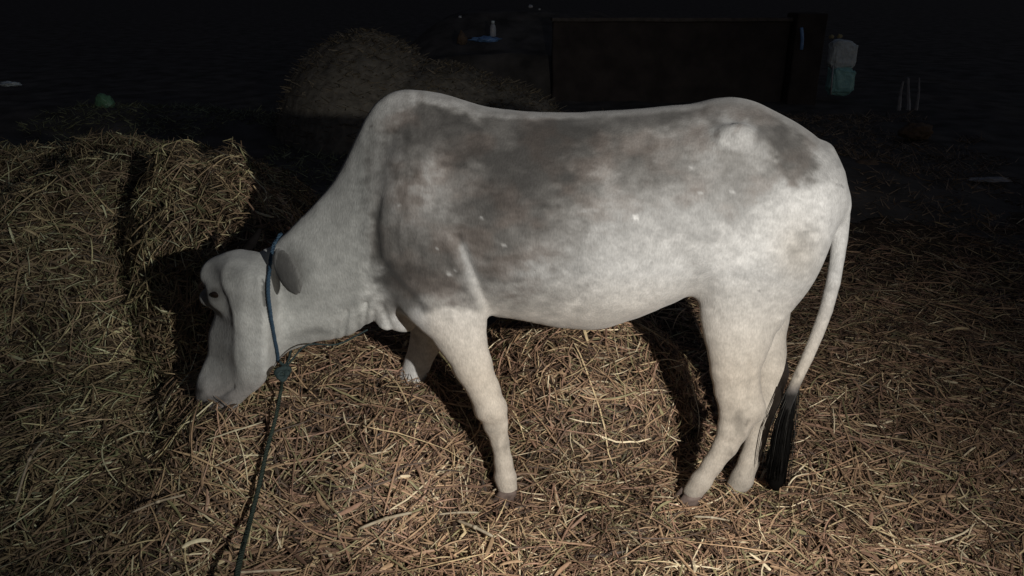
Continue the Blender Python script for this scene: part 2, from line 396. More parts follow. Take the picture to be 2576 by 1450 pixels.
# surface nets
def surface_nets(F, h, org):
    ins = F < 0
    nx, ny, nz = F.shape
    c = np.zeros((nx-1, ny-1, nz-1), dtype=np.int8)
    for i in (0, 1):
        for j in (0, 1):
            for k in (0, 1): c += ins[i:nx-1+i, j:ny-1+j, k:nz-1+k]
    act = (c > 0) & (c < 8); I = np.argwhere(act); idx = np.full(act.shape, -1, dtype=np.int64); idx[act] = np.arange(len(I))
    acc = np.zeros((len(I), 3)); cnt = np.zeros(len(I))
    cs = [(0, 0, 0), (1, 0, 0), (0, 1, 0), (1, 1, 0), (0, 0, 1), (1, 0, 1), (0, 1, 1), (1, 1, 1)]
    for a in range(8):
        for b in range(a+1, 8):
            if sum(abs(cs[a][m]-cs[b][m]) for m in range(3)) != 1: continue
            fa = F[I[:, 0]+cs[a][0], I[:, 1]+cs[a][1], I[:, 2]+cs[a][2]]; fb = F[I[:, 0]+cs[b][0], I[:, 1]+cs[b][1], I[:, 2]+cs[b][2]]
            m = (fa < 0) != (fb < 0); tt = np.where(m, fa/(fa-fb+1e-12), 0)
            p = np.array(cs[a])+tt[:, None]*(np.array(cs[b])-np.array(cs[a])); acc[m] += p[m]; cnt[m] += 1
    V = (I+acc/cnt[:, None])*h+np.array(org)
    Q = []
    for axn in range(3):
        o1, o2 = [(1, 2), (2, 0), (0, 1)][axn]
        sh = [slice(1, -1)]*3; sh[axn] = slice(0, -1)
        a = ins[tuple(sh)]; sh2 = list(sh); sh2[axn] = slice(1, None); b = ins[tuple(sh2)]
        e = np.argwhere(a != b); e += np.array([0 if q == axn else 1 for q in range(3)])
        aa = ins[e[:, 0], e[:, 1], e[:, 2]]
        def gi(d1, d2):
            q = e.copy(); q[:, o1] -= d1; q[:, o2] -= d2
            return idx[q[:, 0], q[:, 1], q[:, 2]]
        f = np.stack([gi(1, 1), gi(0, 1), gi(0, 0), gi(1, 0)], 1)
        f[~aa] = f[~aa][:, ::-1]; Q.append(f)
    Q = np.concatenate(Q); return V, Q[(Q >= 0).all(1)]
BV, BF = surface_nets(F, h, (x0, y0, z0))
# keep welded piece, smooth
e = np.concatenate([BF[:, [0, 1]], BF[:, [1, 2]], BF[:, [2, 3]], BF[:, [3, 0]]]); e = np.concatenate([e, e[:, ::-1]])
deg = np.bincount(e[:, 0], minlength=len(BV)).astype(float)
for it in range(8):
    lam = .55 if it % 2 == 0 else -.53 if it < 6 else .4
    avg = np.stack([np.bincount(e[:, 0], BV[e[:, 1], k], len(BV)) for k in range(3)], 1)/deg[:, None]
    BV = BV+lam*(avg-BV)
def vnormals(V, Fq):
    n = np.cross(V[Fq[:, 2]]-V[Fq[:, 0]], V[Fq[:, 3]]-V[Fq[:, 1]])
    N = np.stack([sum(np.bincount(Fq[:, q], n[:, k], len(V)) for q in range(4)) for k in range(3)], 1)
    return N/(np.linalg.norm(N, axis=1, keepdims=True)+1e-12)
N = vnormals(BV, BF)

# side coordinates of a vertex in "photo units" measured on the flank plane (x,z), same on both flanks
YS = 1.95; KCOAT = .92
def side_uv(V):
    x, z = V[:, 0], V[:, 2]; Y = np.minimum(V[:, 1], 2*YC-V[:, 1])       # far flank mirrors the near one
    dep = Y*math.cos(PITCH)-(z-CAMZ)*math.sin(PITCH); dn = -Y*math.sin(PITCH)-(z-CAMZ)*math.cos(PITCH)
    return 1288+x/dep*FPX, 725+dn/dep*FPX
U, Vv = side_uv(BV)
def seg_d(pts):
    D = np.full(len(U), 1e9)
    for (a, b), (c, d) in zip(pts[:-1], pts[1:]):
        ux, uy = c-a, d-b; t = np.clip(((U-a)*ux+(Vv-b)*uy)/(ux*ux+uy*uy), 0, 1)
        D = np.minimum(D, np.hypot(U-a-ux*t, Vv-b-uy*t))
    return D
disp = np.zeros(len(BV))
def line(pts, wdt, dep): 
    global disp
    disp = disp - dep*np.exp(-(seg_d(pts)/wdt)**2)
def bump(u, v, ru, rv, dep):
    global disp
    disp = disp + dep*np.exp(-((U-u)/ru)**2-((Vv-v)/rv)**2)
line([(950, 500), (940, 580), (950, 650), (985, 700), (1030, 745), (1055, 775)], 12, .008)
line([(985, 335), (962, 400), (952, 470)], 16, .004)
line([(1002, 540), (990, 590), (1000, 640)], 9, .003)
line([(1150, 600), (1185, 680), (1222, 770), (1228, 800)], 12, .008)
line([(1125, 610), (1165, 700), (1205, 770)], 16, -.007)
line([(1735, 768), (1770, 740), (1830, 640), (1850, 560)], 26, .006)
line([(1660, 400), (1730, 420), (1760, 500)], 60, .010)
bump(1812, 318, 20, 24, .006)
bump(1900, 345, 40, 26, .004)
line([(1830, 395), (1900, 430), (1960, 420)], 34, .007)
line([(1262, 1085), (1272, 1190)], 5, .0022)
line([(1880, 900), (1893, 960), (1888, 1010)], 8, .006)
line([(492, 1020), (540, 1003), (585, 975)], 6, .006)
bump(1245, 1022, 34, 26, .005)
line([(1242, 1070), (1262, 1075)], 10, .003)
bump(1272, 1200, 22, 14, .003)
bump(1762, 1215, 22, 16, .003)
line([(1838, 1110), (1790, 1185)], 6, .0022)
line([(1200, 1062), (1240, 1078)], 7, .003)
bump(1212, 1038, 20, 18, .006)
bump(1815, 1045, 14, 40, .003)
line([(1990, 640), (1960, 740), (1935, 840)], 26, .007)
line([(1690, 620), (1740, 700), (1765, 790)], 40, .008)
line([(1300, 300), (1500, 305), (1700, 290), (1790, 285)], 16, .002)
for a, b, q in ((848, 815, .005), (872, 785, .009), (903, 800, .006), (921, 765, .011), (942, 785, .007)): line([(a, b), (a-7, 862)], 5, q)
line([(960, 770), (985, 830)], 7, .006)
line([(705, 900), (760, 850), (800, 845)], 18, .006)
line([(612, 700), (610, 800), (618, 900), (620, 960)], 20, -.004)
bump(1290, 700, 110, 70, .006); bump(1234, 1030, 26, 20, .004); bump(1905, 1030, 16, 20, .004)
for k in range(8):
    xk = 1290+k*52; line([(xk-20, 400), (xk+8, 520), (xk, 700)], 12, .0012)
disp += .004*(fbm(U/60, Vv/60, 3, 3)-.5) + .0016*(fbm(U/16, Vv/16, 8, 3)-.5)
disp = np.where((U > 2030) & (Vv > 560) | (U > 1960) & (Vv > 800), disp*.15, disp)
ymask = np.clip(np.abs(BV[:, 1]-YC)/.04, 0, 1); ymask = np.where(U < 760, 1, ymask)
BV = BV+N*(disp*ymask)[:, None]

# coat: smoky grey patches on an off-white hide, fold and face shade painted in, charted every 50 units along the flank
TONE_V = [270, 300, 340, 390, 440, 490, 540, 590, 640, 690, 740, 790]
TONE = [
 [118, 132, 125, 92, 98, 122, 120, 112, 105, 100, 100, 105, 110, 88, 95, 96, 88, 98, 125, 118, 118, 120, 130, 140, 150],
 [122, 115, 95, 84, 75, 70, 93, 94, 84, 68, 73, 86, 108, 100, 100, 90, 90, 122, 148, 112, 102, 112, 120, 140, 150],
 [125, 98, 78, 82, 78, 84, 90, 88, 74, 70, 73, 75, 92, 112, 115, 124, 114, 126, 158, 150, 108, 84, 112, 145, 155],
 [108, 104, 84, 98, 76, 73, 70, 68, 68, 73, 78, 86, 106, 98, 94, 114, 115, 138, 124, 136, 140, 94, 98, 148, 160],
 [112, 108, 84, 122, 96, 102, 84, 74, 76, 78, 78, 102, 126, 108, 104, 110, 114, 130, 124, 124, 124, 104, 108, 150, 165],
 [120, 110, 90, 120, 110, 100, 80, 80, 84, 87, 94, 112, 130, 124, 130, 130, 130, 135, 135, 130, 142, 160, 170, 175, 175],
 [130, 94, 100, 112, 106, 90, 87, 89, 92, 98, 108, 124, 140, 136, 145, 145, 146, 146, 140, 146, 166, 170, 175, 175, 175],
 [128, 84, 90, 95, 106, 90, 90, 95, 98, 108, 120, 132, 146, 146, 155, 150, 150, 152, 165, 170, 175, 170, 152, 175, 175],
 [130, 84, 84, 84, 95, 104, 95, 104, 112, 122, 133, 143, 155, 156, 160, 165, 165, 166, 180, 184, 175, 165, 156, 170, 170],
 [145, 76, 80, 80, 90, 118, 102, 118, 130, 140, 150, 158, 165, 165, 170, 170, 170, 170, 176, 175, 170, 162, 165, 170, 170],
 [165, 112, 94, 94, 106, 124, 142, 126, 145, 150, 155, 160, 168, 175, 180, 178, 175, 166, 165, 165, 165, 165, 165, 168, 168],
 [168, 150, 130, 140, 160, 165, 160, 158, 160, 162, 165, 168, 172, 178, 180, 178, 172, 166, 165, 165, 165, 165, 165, 168, 168]]
TONE = np.array(TONE, float)
TONE[2:9, 1] += 12; TONE[3:9, 2] += 10; TONE[3:9, 3] += 6; TONE[3:8, 4] += 6
wu = 52*(fbm(U/40, Vv/22, 11, 5)-.5)*2; wv = 40*(fbm(U/40, Vv/34, 12, 4)-.5)*2
gu = np.clip((U+wu-925)/50, 0, 23.999); gvv = np.interp(Vv+wv, TONE_V, np.arange(12)); gvv = np.clip(gvv, 0, 10.999)
iu, iv = gu.astype(int), gvv.astype(int); fu, fv = gu-iu, gvv-iv; fu = fu*fu*(3-2*fu); fv = fv*fv*(3-2*fv)
T_ = (TONE[iv, iu]*(1-fu)+TONE[iv, iu+1]*fu)*(1-fv)+(TONE[iv+1, iu]*(1-fu)+TONE[iv+1, iu+1]*fu)*fv
dtop = Vv-np.interp(U, [q_[0] for q_ in TOP], [q_[1] for q_ in TOP])                    # paler hair along the back line
ridge = np.clip(1-(dtop-np.interp(U, [900, 1050, 1150, 1300, 1500, 1700, 1900, 2050], [40, 26, 24, 14, 8, 8, 9, 16])-8*(fbm(U/22, U*0, 5, 3)-.5))/9, 0, 1)*np.clip((U-880)/40, 0, 1)
T_ = T_*(1-ridge)+ridge*np.maximum(T_, 134)
neck = np.clip((925-U)/30, 0, 1); T_ = T_*(1-neck)+neck*(138+10*(fbm(U/50, Vv/50, 6, 3)-.5))
low = np.clip((Vv-770)/30, 0, 1); T_ = T_*(1-low)+low*np.where(U < 960, 150, 172)
lin = lambda q: ((q/255.)+.055)**2.4/1.055**2.4
full = np.interp(U, [480, 900, 1200, 1500, 2100], [146, 160, 176, 184, 190])
T_ = 172*(T_/172)**1.36; A_ = .66*lin(T_)/lin(full)*KCOAT
cl = np.clip((fbm(U/34, Vv/13, 131, 4)-.5)*4.5, -1, 1); cl2 = np.clip((fbm(U/13, Vv/9, 141, 3)-.5)*5, -1, 1)
sh_ = np.exp(-((U-1020)/90)**2); clv = np.clip((fbm(U/10, Vv/46, 151, 3)-.5)*5, -1, 1)        # hair lies upright on the shoulder
body_m = np.clip((U-860)/60, 0, 1)*np.clip((860-Vv)/80, .25, 1)
A_ = A_*(1+body_m*((.17-.12*np.clip((U-1420)/120, 0, 1))*cl*(1-sh_)+.17*clv*sh_+.08*cl2)+.05*(fbm(U/5, Vv/6, 161, 2)-.5))
tl = (U > 1965)*np.clip((Vv-945+10*(fbm(U/5, Vv/9, 9, 2)-.5))/50, 0, 1)
D = np.zeros(len(BV))
def patch(u, v, ru, rv, a):
    global D
    wu = 10*(fbm(U/18+u, Vv/18, 11, 3)-.5)*2; wv = 10*(fbm(U/18, Vv/18+v, 12, 3)-.5)*2
    q = ((U-u+wu)/ru)**2+((Vv-v+wv)/rv)**2
    D = D+a*np.exp(-q**1.6)*(1-D)
for a in [(948, 560, 17, 66, .8), (952, 630, 20, 50, .8), (978, 685, 22, 36, .75), (1006, 722, 20, 30, .7), (1030, 750, 18, 24, .6), (968, 355, 9, 32, .35), (985, 590, 8, 34, .4), (980, 760, 14, 44, .30),  # crease shade at the shoulder front painted into the hide
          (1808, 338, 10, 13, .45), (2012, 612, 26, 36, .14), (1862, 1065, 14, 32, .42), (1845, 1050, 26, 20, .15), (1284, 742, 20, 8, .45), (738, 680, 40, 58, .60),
          (1238, 1082, 30, 14, .30), (1272, 1125, 10, 22, .28), (1252, 1120, 8, 30, .20), (1020, 940, 16, 14, .35), (1035, 900, 12, 10, .3), (528, 757, 56, 34, .50), (541, 741, 26, 16, .75), (500, 982, 13, 10, .75), (545, 1008, 40, 7, .5), (560, 870, 50, 90, .22), (555, 690, 50, 30, .35), (800, 835, 44, 12, .35),  # brow, poll and face entries paint the head's shaded front
          (760, 850, 36, 16, .30), (2003, 905, 6, 8, .5), (1993, 930, 7, 7, .5), (2006, 945, 5, 6, .5), (932, 322, 4, 4, .7), (2116, 470, 7, 4, .6), (1250, 1250, 44, 18, .35), (1740, 1250, 44, 20, .30), (1850, 1215, 40, 30, .25), (905, 820, 8, 26, .3), (868, 820, 8, 22, .25)]: patch(*a)  # last two paint fold shade on the dewlap
for k in range(60):                                                       # flecks of dung and mud on shins and flank
    if k < 34: patch(rng.uniform(1230, 1900), rng.uniform(1060, 1240), rng.uniform(3, 8), rng.uniform(3, 9), rng.uniform(.15, .45))
    else: patch(rng.uniform(930, 2080), rng.uniform(320, 760), rng.uniform(2, 4), rng.uniform(2, 4), rng.uniform(.2, .5))
P_ = np.zeros(len(BV)); wp = 8*(fbm(U/16, Vv/16, 15, 3)-.5)*2
def pale_line(pts, w_, a):
    global P_
    P_ = np.maximum(P_, a*np.exp(-((seg_d(pts)+wp*.5)/w_)**2))
pale_line([(1165, 625), (1190, 690), (1215, 760), (1222, 790)], 12, .6)  # elbow fold: light on its ridge painted pale
for k in range(14): pale_line([(q_ := rng.uniform(960, 2050), w0_ := rng.uniform(350, 740)), (q_+3, w0_+1)], rng.uniform(2, 4), .5)
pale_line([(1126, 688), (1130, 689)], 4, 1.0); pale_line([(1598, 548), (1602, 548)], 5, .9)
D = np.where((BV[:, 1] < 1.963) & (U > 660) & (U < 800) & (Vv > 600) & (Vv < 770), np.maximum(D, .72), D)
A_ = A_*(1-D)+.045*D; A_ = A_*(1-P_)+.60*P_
A_ = np.clip(A_, .05, .70)*(1-.97*tl)
wleg = np.clip((Vv-690)/260, 0, 1)**.9*np.clip((U-1050)/40, 0, 1); wleg = np.maximum(wleg, .45*np.exp(-((U-2010)/60)**2-((Vv-640)/80)**2))
wleg = np.maximum(wleg, .45*np.clip((Vv-740)/60, 0, 1)*np.clip((U-1200)/40, 0, 1)*np.clip((1480-U)/200, 0, 1))
hue = np.array([1.01, 1.0, .975])*(1-wleg[:, None])+np.array([1.07, .955, .81])*wleg[:, None]
dk = np.clip((.30-A_)/.2, 0, 1)[:, None]; wm = np.clip(fbm(U/80, Vv/60, 17, 3)*2.4-1.0, 0, .6)[:, None]
hue = hue*(1-dk)+dk*(np.array([1.03, .985, .93])*(1-wm)+np.array([1.18, .97, .85])*wm)
cool = np.clip((1000-U)/120, 0, .8)[:, None]; hue = hue*(1-cool)+cool*np.array([.985, 1.01, .965])
CC = A_[:, None]*hue
mz = (np.clip((Vv-930+14*(fbm(U/20, Vv/20, 5)-.5))/60, 0, 1)*(U < 700))[:, None]; CC = CC*(1-mz)+CC*np.array([.70, .66, .66])*mz      # darker muzzle skin
mt_, tt_, b_ = mat_new('short_coat', .78, .18)
a_ = tt_.nodes.new('ShaderNodeAttribute'); a_.attribute_name = 'tint'
tcn = tt_.nodes.new('ShaderNodeTexCoord'); mp = tt_.nodes.new('ShaderNodeMapping'); mp.inputs['Scale'].default_value = (1, 1, .45)
n1 = tt_.nodes.new('ShaderNodeTexNoise'); n1.inputs['Scale'].default_value = 210; n1.inputs['Detail'].default_value = 3
n2 = tt_.nodes.new('ShaderNodeTexNoise'); n2.inputs['Scale'].default_value = 34; n2.inputs['Detail'].default_value = 5
mr1 = tt_.nodes.new('ShaderNodeMapRange'); mr1.inputs[1].default_value = .3; mr1.inputs[2].default_value = .7; mr1.inputs[3].default_value = .86; mr1.inputs[4].default_value = 1.10
mr2 = tt_.nodes.new('ShaderNodeMapRange'); mr2.inputs[1].default_value = .3; mr2.inputs[2].default_value = .7; mr2.inputs[3].default_value = .88; mr2.inputs[4].default_value = 1.10
mm = tt_.nodes.new('ShaderNodeMath'); mm.operation = 'MULTIPLY'; vm = tt_.nodes.new('ShaderNodeVectorMath'); vm.operation = 'SCALE'
bpn = tt_.nodes.new('ShaderNodeBump'); bpn.inputs['Strength'].default_value = .38; bpn.inputs['Distance'].default_value = .003
lk = tt_.links.new
lk(tcn.outputs['Object'], mp.inputs[0]); lk(mp.outputs[0], n1.inputs['Vector']); lk(tcn.outputs['Object'], n2.inputs['Vector'])
lk(n1.outputs['Fac'], mr1.inputs[0]); lk(n2.outputs['Fac'], mr2.inputs[0]); lk(mr1.outputs[0], mm.inputs[0]); lk(mr2.outputs[0], mm.inputs[1])
lk(a_.outputs['Color'], vm.inputs[0]); lk(mm.outputs[0], vm.inputs['Scale']); lk(vm.outputs[0], b_.inputs['Base Color'])
lk(n1.outputs['Fac'], bpn.inputs['Height']); lk(bpn.outputs[0], b_.inputs['Normal'])
b_.inputs['Sheen Weight'].default_value = .15; b_.inputs['Sheen Roughness'].default_value = .5

ox = empty('cow', (.1, YC, 0))
tag(ox, 'off-white humped cow with smoky grey patches, head down eating hay, black tail tuft', 'cow')
body = mesh_obj('body', BV, BF, mt_, ox)
set_col(body, CC)
bvh = BVHTree.FromPolygons([tuple(v) for v in BV], BF.tolist())

def tube(P, rad, n=8, flat=None):
    """tube mesh data along points P with radii rad"""
    P = np.array(P, float); m = len(P); rad = np.broadcast_to(rad, (m,))
    T = np.gradient(P, axis=0); T /= np.linalg.norm(T, axis=1, keepdims=True)+1e-12
    ref = np.array([0.3, 1, .1]); ref /= np.linalg.norm(ref)
    A = np.cross(T, ref); A /= np.linalg.norm(A, axis=1, keepdims=True)+1e-12; B = np.cross(T, A)
    th = np.arange(n)/n*2*math.pi
    V = (P[:, None]+rad[:, None, None]*(A[:, None]*np.cos(th)[None, :, None]+B[:, None]*np.sin(th)[None, :, None])).reshape(-1, 3)
    i = np.arange(m*n).reshape(m, n); j = np.roll(i, -1, 1)
    f = np.stack([i[:-1], j[:-1], j[1:], i[1:]], -1).reshape(-1, 4).tolist()
    f.append(list(i[0][::-1])); f.append(list(i[-1]))
    return V, f
def spline(pts, n):
    pts = np.array(pts, float); m = len(pts); out = []
    P = np.vstack([2*pts[0]-pts[1], pts, 2*pts[-1]-pts[-2]])
    for u in np.linspace(0, m-1-1e-6, n):
        i = int(u); t = u-i; a, b, c, d = P[i:i+4]
        out.append(.5*((2*b)+(-a+c)*t+(2*a-5*b+4*c-d)*t*t+(-a+3*b-3*c+d)*t**3))
    return np.array(out)
def merge(parts):
    V, Fq, o = [], [], 0
    for v, f in parts:
        V.append(v); Fq += [[q+o for q in ff] for ff in f]; o += len(v)
    return np.concatenate(V), Fq
M_horn = noise_mat('horn', (.004, .0035, .0035), (.008, .007, .007), 30, .9, .3, .002, spec=.05)
for pts in ([at(604, 664, 2.12), at(622, 630, 2.15), at(642, 598, 2.17), at(655, 575, 2.18)],):
    c = spline(pts, 16); v, f = tube(c, np.array([.018]*5+list(np.linspace(.018, .005, 11))), 12); mesh_obj('horn', v, f, M_horn, ox)
M_eye, te, be = mat_new('eye', .12, .6); be.inputs['Base Color'].default_value = (.012, .008, .006, 1)
def sphere(c, r, n=16, m=10, sq=(1, 1, 1)):
    V = [(c[0], c[1], c[2]+r*sq[2])]; Fq = []
    for i in range(1, m):
        for j in range(n):
            a = math.pi*i/m; b = 2*math.pi*j/n
            V.append((c[0]+r*sq[0]*math.sin(a)*math.cos(b), c[1]+r*sq[1]*math.sin(a)*math.sin(b), c[2]+r*sq[2]*math.cos(a)))
    V.append((c[0], c[1], c[2]-r*sq[2]))
    for j in range(n):
        Fq.append([0, 1+j, 1+(j+1) % n]); Fq.append([len(V)-1, 1+(m-2)*n+(j+1) % n, 1+(m-2)*n+j])
        for i in range(m-2): Fq.append([1+i*n+j, 1+(i+1)*n+j, 1+(i+1)*n+(j+1) % n, 1+i*n+(j+1) % n])
    return np.array(V), Fq
dv_ = Vector(at(541, 743, 2.0))-Vector((0, 0, CAMZ)); dv_.normalize(); hit = bvh.ray_cast(Vector((0, 0, CAMZ)), dv_)[0]
eyes = [np.array(hit)+np.array([.002, .005, 0])]; eyes.append(eyes[0]*[1, -1, 1]+[0, 2*YH+.05, 0])
for c0 in eyes:
    v, f = sphere(c0, .0150, sq=(1.15, .7, .72)); mesh_obj('eye', v, f, M_eye, ox)
# hooves: cloven, two tapered claws each
M_hoof = noise_mat('hoof', (.10, .072, .062), (.22, .165, .14), 40, .6, .3, .002)
def hoof(px, py, Y, toe):
    t0 = at(px, py, Y); parts = []
    for sy in (-1, 1):
        V, Fq = [], []; n = 12; rings = [(0, .024, 0), (-.012, .027, .004), (-.030, .030, .012), (-.046, .032, .018), (-.05, .028, .018)]
        for dz, r_, fx in rings:
            for j in range(n):
                a = 2*math.pi*j/n
                V.append((t0[0]+toe*fx+r_*1.15*math.cos(a), t0[1]+sy*.018+r_*.58*math.sin(a), t0[2]+.010+dz))
        for i in range(4):
            for j in range(n): Fq.append([i*n+j, i*n+(j+1) % n, (i+1)*n+(j+1) % n, (i+1)*n+j])
        Fq.append(list(range(n))[::-1]); Fq.append([4*n+j for j in range(n)])
        parts.append((np.array(V), Fq))
    v, f = merge(parts); mesh_obj('hoof', v, f, M_hoof, ox)
hoof(1278, 1232, 1.96, -1); hoof(1738, 1244, 1.935, -1); hoof(1848, 1236, 2.02, -1); hoof(1006, 1088, 2.285, -1)
# tail switch: long black hair strands
M_hair = attr_mat('tail_hair', .9, .04)
parts = []; hc = []
core_c = spline([at(1990, 975, 2.005), at(1972, 1050, 1.995), at(1958, 1130, 1.99), at(1952, 1200, 1.985), at(1950, 1232, 1.985)], 14)
parts.append(tube(core_c, np.interp(np.arange(14), [0, 3, 7, 11, 13], [.008, .019, .027, .024, .008]), 14)); hc.append(np.tile([.006, .0055, .005], (14*14, 1)))
for i in range(1500):
    s0 = rng.random()**.8; a = rng.normal(0, 1); b = rng.normal(0, 1)
    rootp = at(2000-s0*22+a*4, 960+s0*75, 2.01-.02*s0)
    ln = rng.uniform(.6, 1)
    midp = at(1976+a*9-6, 1070+s0*30+b*6, 1.99+b*.012)
    endp = at(1952+a*10+3*b, 1075+ln*(150+8*b), 1.985+b*.018)
    c = spline([rootp, midp*.6+(rootp+endp)*.2+np.array([.004*b, 0, 0]), endp], 7)
    parts.append(tube(c, np.linspace(.0016, .0007, 7), 3)); hc.append(np.tile((.005+.005*rng.random())*np.array([1, .95, .9]) if s0 > .22 else np.array([.035, .033, .03])*rng.uniform(.2, 1.8), (21, 1)))
v, f = merge(parts); th = mesh_obj('tail_tuft', v, f, M_hair, ox); set_col(th, np.concatenate(hc))

# ------------------------------------------------------------------ halter rope and lead
M_rope = noise_mat('rope_fibre', (.020, .034, .036), (.038, .058, .058), 120, .8, .5, .001)
def rope(path, rad, pitch=.028, strands_=3):
    P = np.array(path); dl = np.r_[0, np.cumsum(np.linalg.norm(np.diff(P, axis=0), axis=1))]
    T = np.gradient(P, axis=0); T /= np.linalg.norm(T, axis=1, keepdims=True); ref = np.array([.3, 1, .2])
    A = np.cross(T, ref); A /= np.linalg.norm(A, axis=1, keepdims=True); B = np.cross(T, A)
    rad = np.broadcast_to(rad, (len(P),)); parts = []
    for k in range(strands_):
        ph = dl/pitch*2*math.pi+k*2*math.pi/strands_
        Q = P+(rad*.52)[:, None]*(A*np.cos(ph)[:, None]+B*np.sin(ph)[:, None]); parts.append(tube(Q, rad*.58, 6))
    return merge(parts)
def drape(pts, off, n=90):
    out = []
    for p in spline([(a, b, 0) for a, b in pts], n):
        q = at(p[0], p[1], 1.9); o = Vector((q[0], 1.6, q[2])); hit = None
        # ray from the camera side through this point
        dirv = Vector(q)-Vector((0, 0, CAMZ)); dirv.normalize(); r_ = bvh.ray_cast(Vector((0, 0, CAMZ)), dirv)
        if r_[0] is not None: out.append(np.array(r_[0]-dirv*off))
    out = np.array(out); yy = soft(out[:, 1], 9); 
    if len(yy) == len(out): out[:, 1] = yy
    return out
hal = drape([(690, 612), (682, 650), (674, 720), (680, 790), (692, 860), (704, 922)], .022)
back = []
for yq in np.linspace(hal[0][1]+.03, 2.20, 6):
    r_ = bvh.ray_cast(Vector((hal[0][0]+.012, yq, 1.5)), Vector((0, 0, -1)))
    if r_[0] is not None: back.append(np.array(r_[0])+[0, 0, .008])
under = [hal[-1], hal[-1]+[.012, .03, -.03], hal[-1]+[.01, .11, -.01], hal[-1]+[0, .2, .06]]
rp = empty('halter_rope', tuple(hal[-1])); tag(rp, 'blue-green twisted rope round the cow neck, its lead running to the bottom edge', 'rope')
loop_pts = np.concatenate([spline(back[::-1]+[hal[0]], 30)[:-1], hal])
v, f = rope(loop_pts, .0058); mesh_obj('neck_loop', v, f, noise_mat('blue_rope_fibre', (.022, .045, .075), (.045, .085, .13), 120, .8, .5, .001), rp)
v, f = rope(spline(under, 30), .005); mesh_obj('throat_strap', v, f, M_rope, rp)
kn = at(712, 940, 1.93)
ks = []
for k in range(3):
    th_ = np.linspace(0, 2*math.pi, 26); rr_ = .009+.002*k
    ks.append(tube(np.stack([kn[0]+rr_*np.cos(th_)*(.9+.2*k), kn[1]+.012*np.sin(th_+k), kn[2]+.010*(k-1)*.7+rr_*np.sin(th_)*.9], 1), .0065, 8))
v, f = merge(ks); mesh_obj('knot', v, f, M_rope, rp)
lp = [kn]
for a_p, b_p, up_ in ((706, 985, .10), (694, 1050, .09), (672, 1130, .09), (655, 1210, .10), (632, 1300, .12), (608, 1390, .14), (592, 1470, .16), (580, 1560, .18)):
    for Yq in np.arange(.5, 2.4, .01):
        g = at(a_p, b_p, Yq)
        if g[2] < float(H(g[0:1], g[1:2])[0][0])+up_: break
    lp.append(g)
lead = spline(lp, 260)
v, f = rope(lead, np.linspace(.0048, .0085, 260)); mesh_obj('lead', v, f, noise_mat('dull_green_rope', (.022, .034, .028), (.040, .054, .042), 120, .8, .5, .001), rp)
slack = spline([kn, at(735, 905, 1.98), at(775, 868, 2.02), at(850, 866, 2.05), at(925, 830, 2.08)], 60)
v, f = rope(slack, .0028, .02); mesh_obj('loose_end', v, f, M_rope, rp)

# ------------------------------------------------------------------ pale stalks lying loose on top
M_stalk = noise_mat('pale_stalk', (.40, .32, .22), (.62, .54, .40), 50, .6, .3, .001)
def stalk(a, b, r_, lab, bend=0.0):
    pa, pb = on(*a, z=.05), on(*b, z=.05)
    za = float(H(np.array([pa[0]]), np.array([pa[1]]))[0][0])+.035; zb = float(H(np.array([pb[0]]), np.array([pb[1]]))[0][0])+.035
    pa, pb = on(*a, z=za), on(*b, z=zb)
    m = (pa+pb)/2+np.array([0, 0, bend]); c = spline([pa, m, pb], 12)
    v, f = tube(c, np.r_[r_*.85, np.full(10, r_), r_*.7], 8)
    root = empty('straw_stalk', tuple(pa)); o = mesh_obj('stem', v, f, M_stalk, root)
    v2, f2 = tube(c[5:7]*1.0, r_*1.35, 8); mesh_obj('node', v2, f2, M_stalk, root)
    tag(root, lab, 'straw', 'pale straw stalks lying on the hay')
stalk((597, 1441), (745, 1432), .0032, 'pale straight straw stalk at the bottom edge beside the lead rope')
stalk((905, 1330), (1035, 1290), .0045, 'thick pale straw stalk on the hay below the front of the near foreleg', .006)
stalk((1150, 1310), (1240, 1350), .0045, 'short pale straw stalk pointing down to the right below the near fore hoof', .004)
stalk((1100, 1295), (1205, 1290), .0030, 'thin level pale straw stalk just below left of the near fore hoof', .004)
stalk((1240, 1235), (1315, 1200), .0028, 'short straw stalk lying across the near fore hoof', .004)
stalk((40, 1262), (118, 1100), .0032, 'long bent straw stalk standing up at the left edge', .03)
stalk((330, 1290), (465, 1245), .0030, 'thin buff straw stalk in the lower left hay', .006)
stalk((1745, 1300), (1835, 1310), .0030, 'pale straw stalk in front of the near hind hoof', .004)

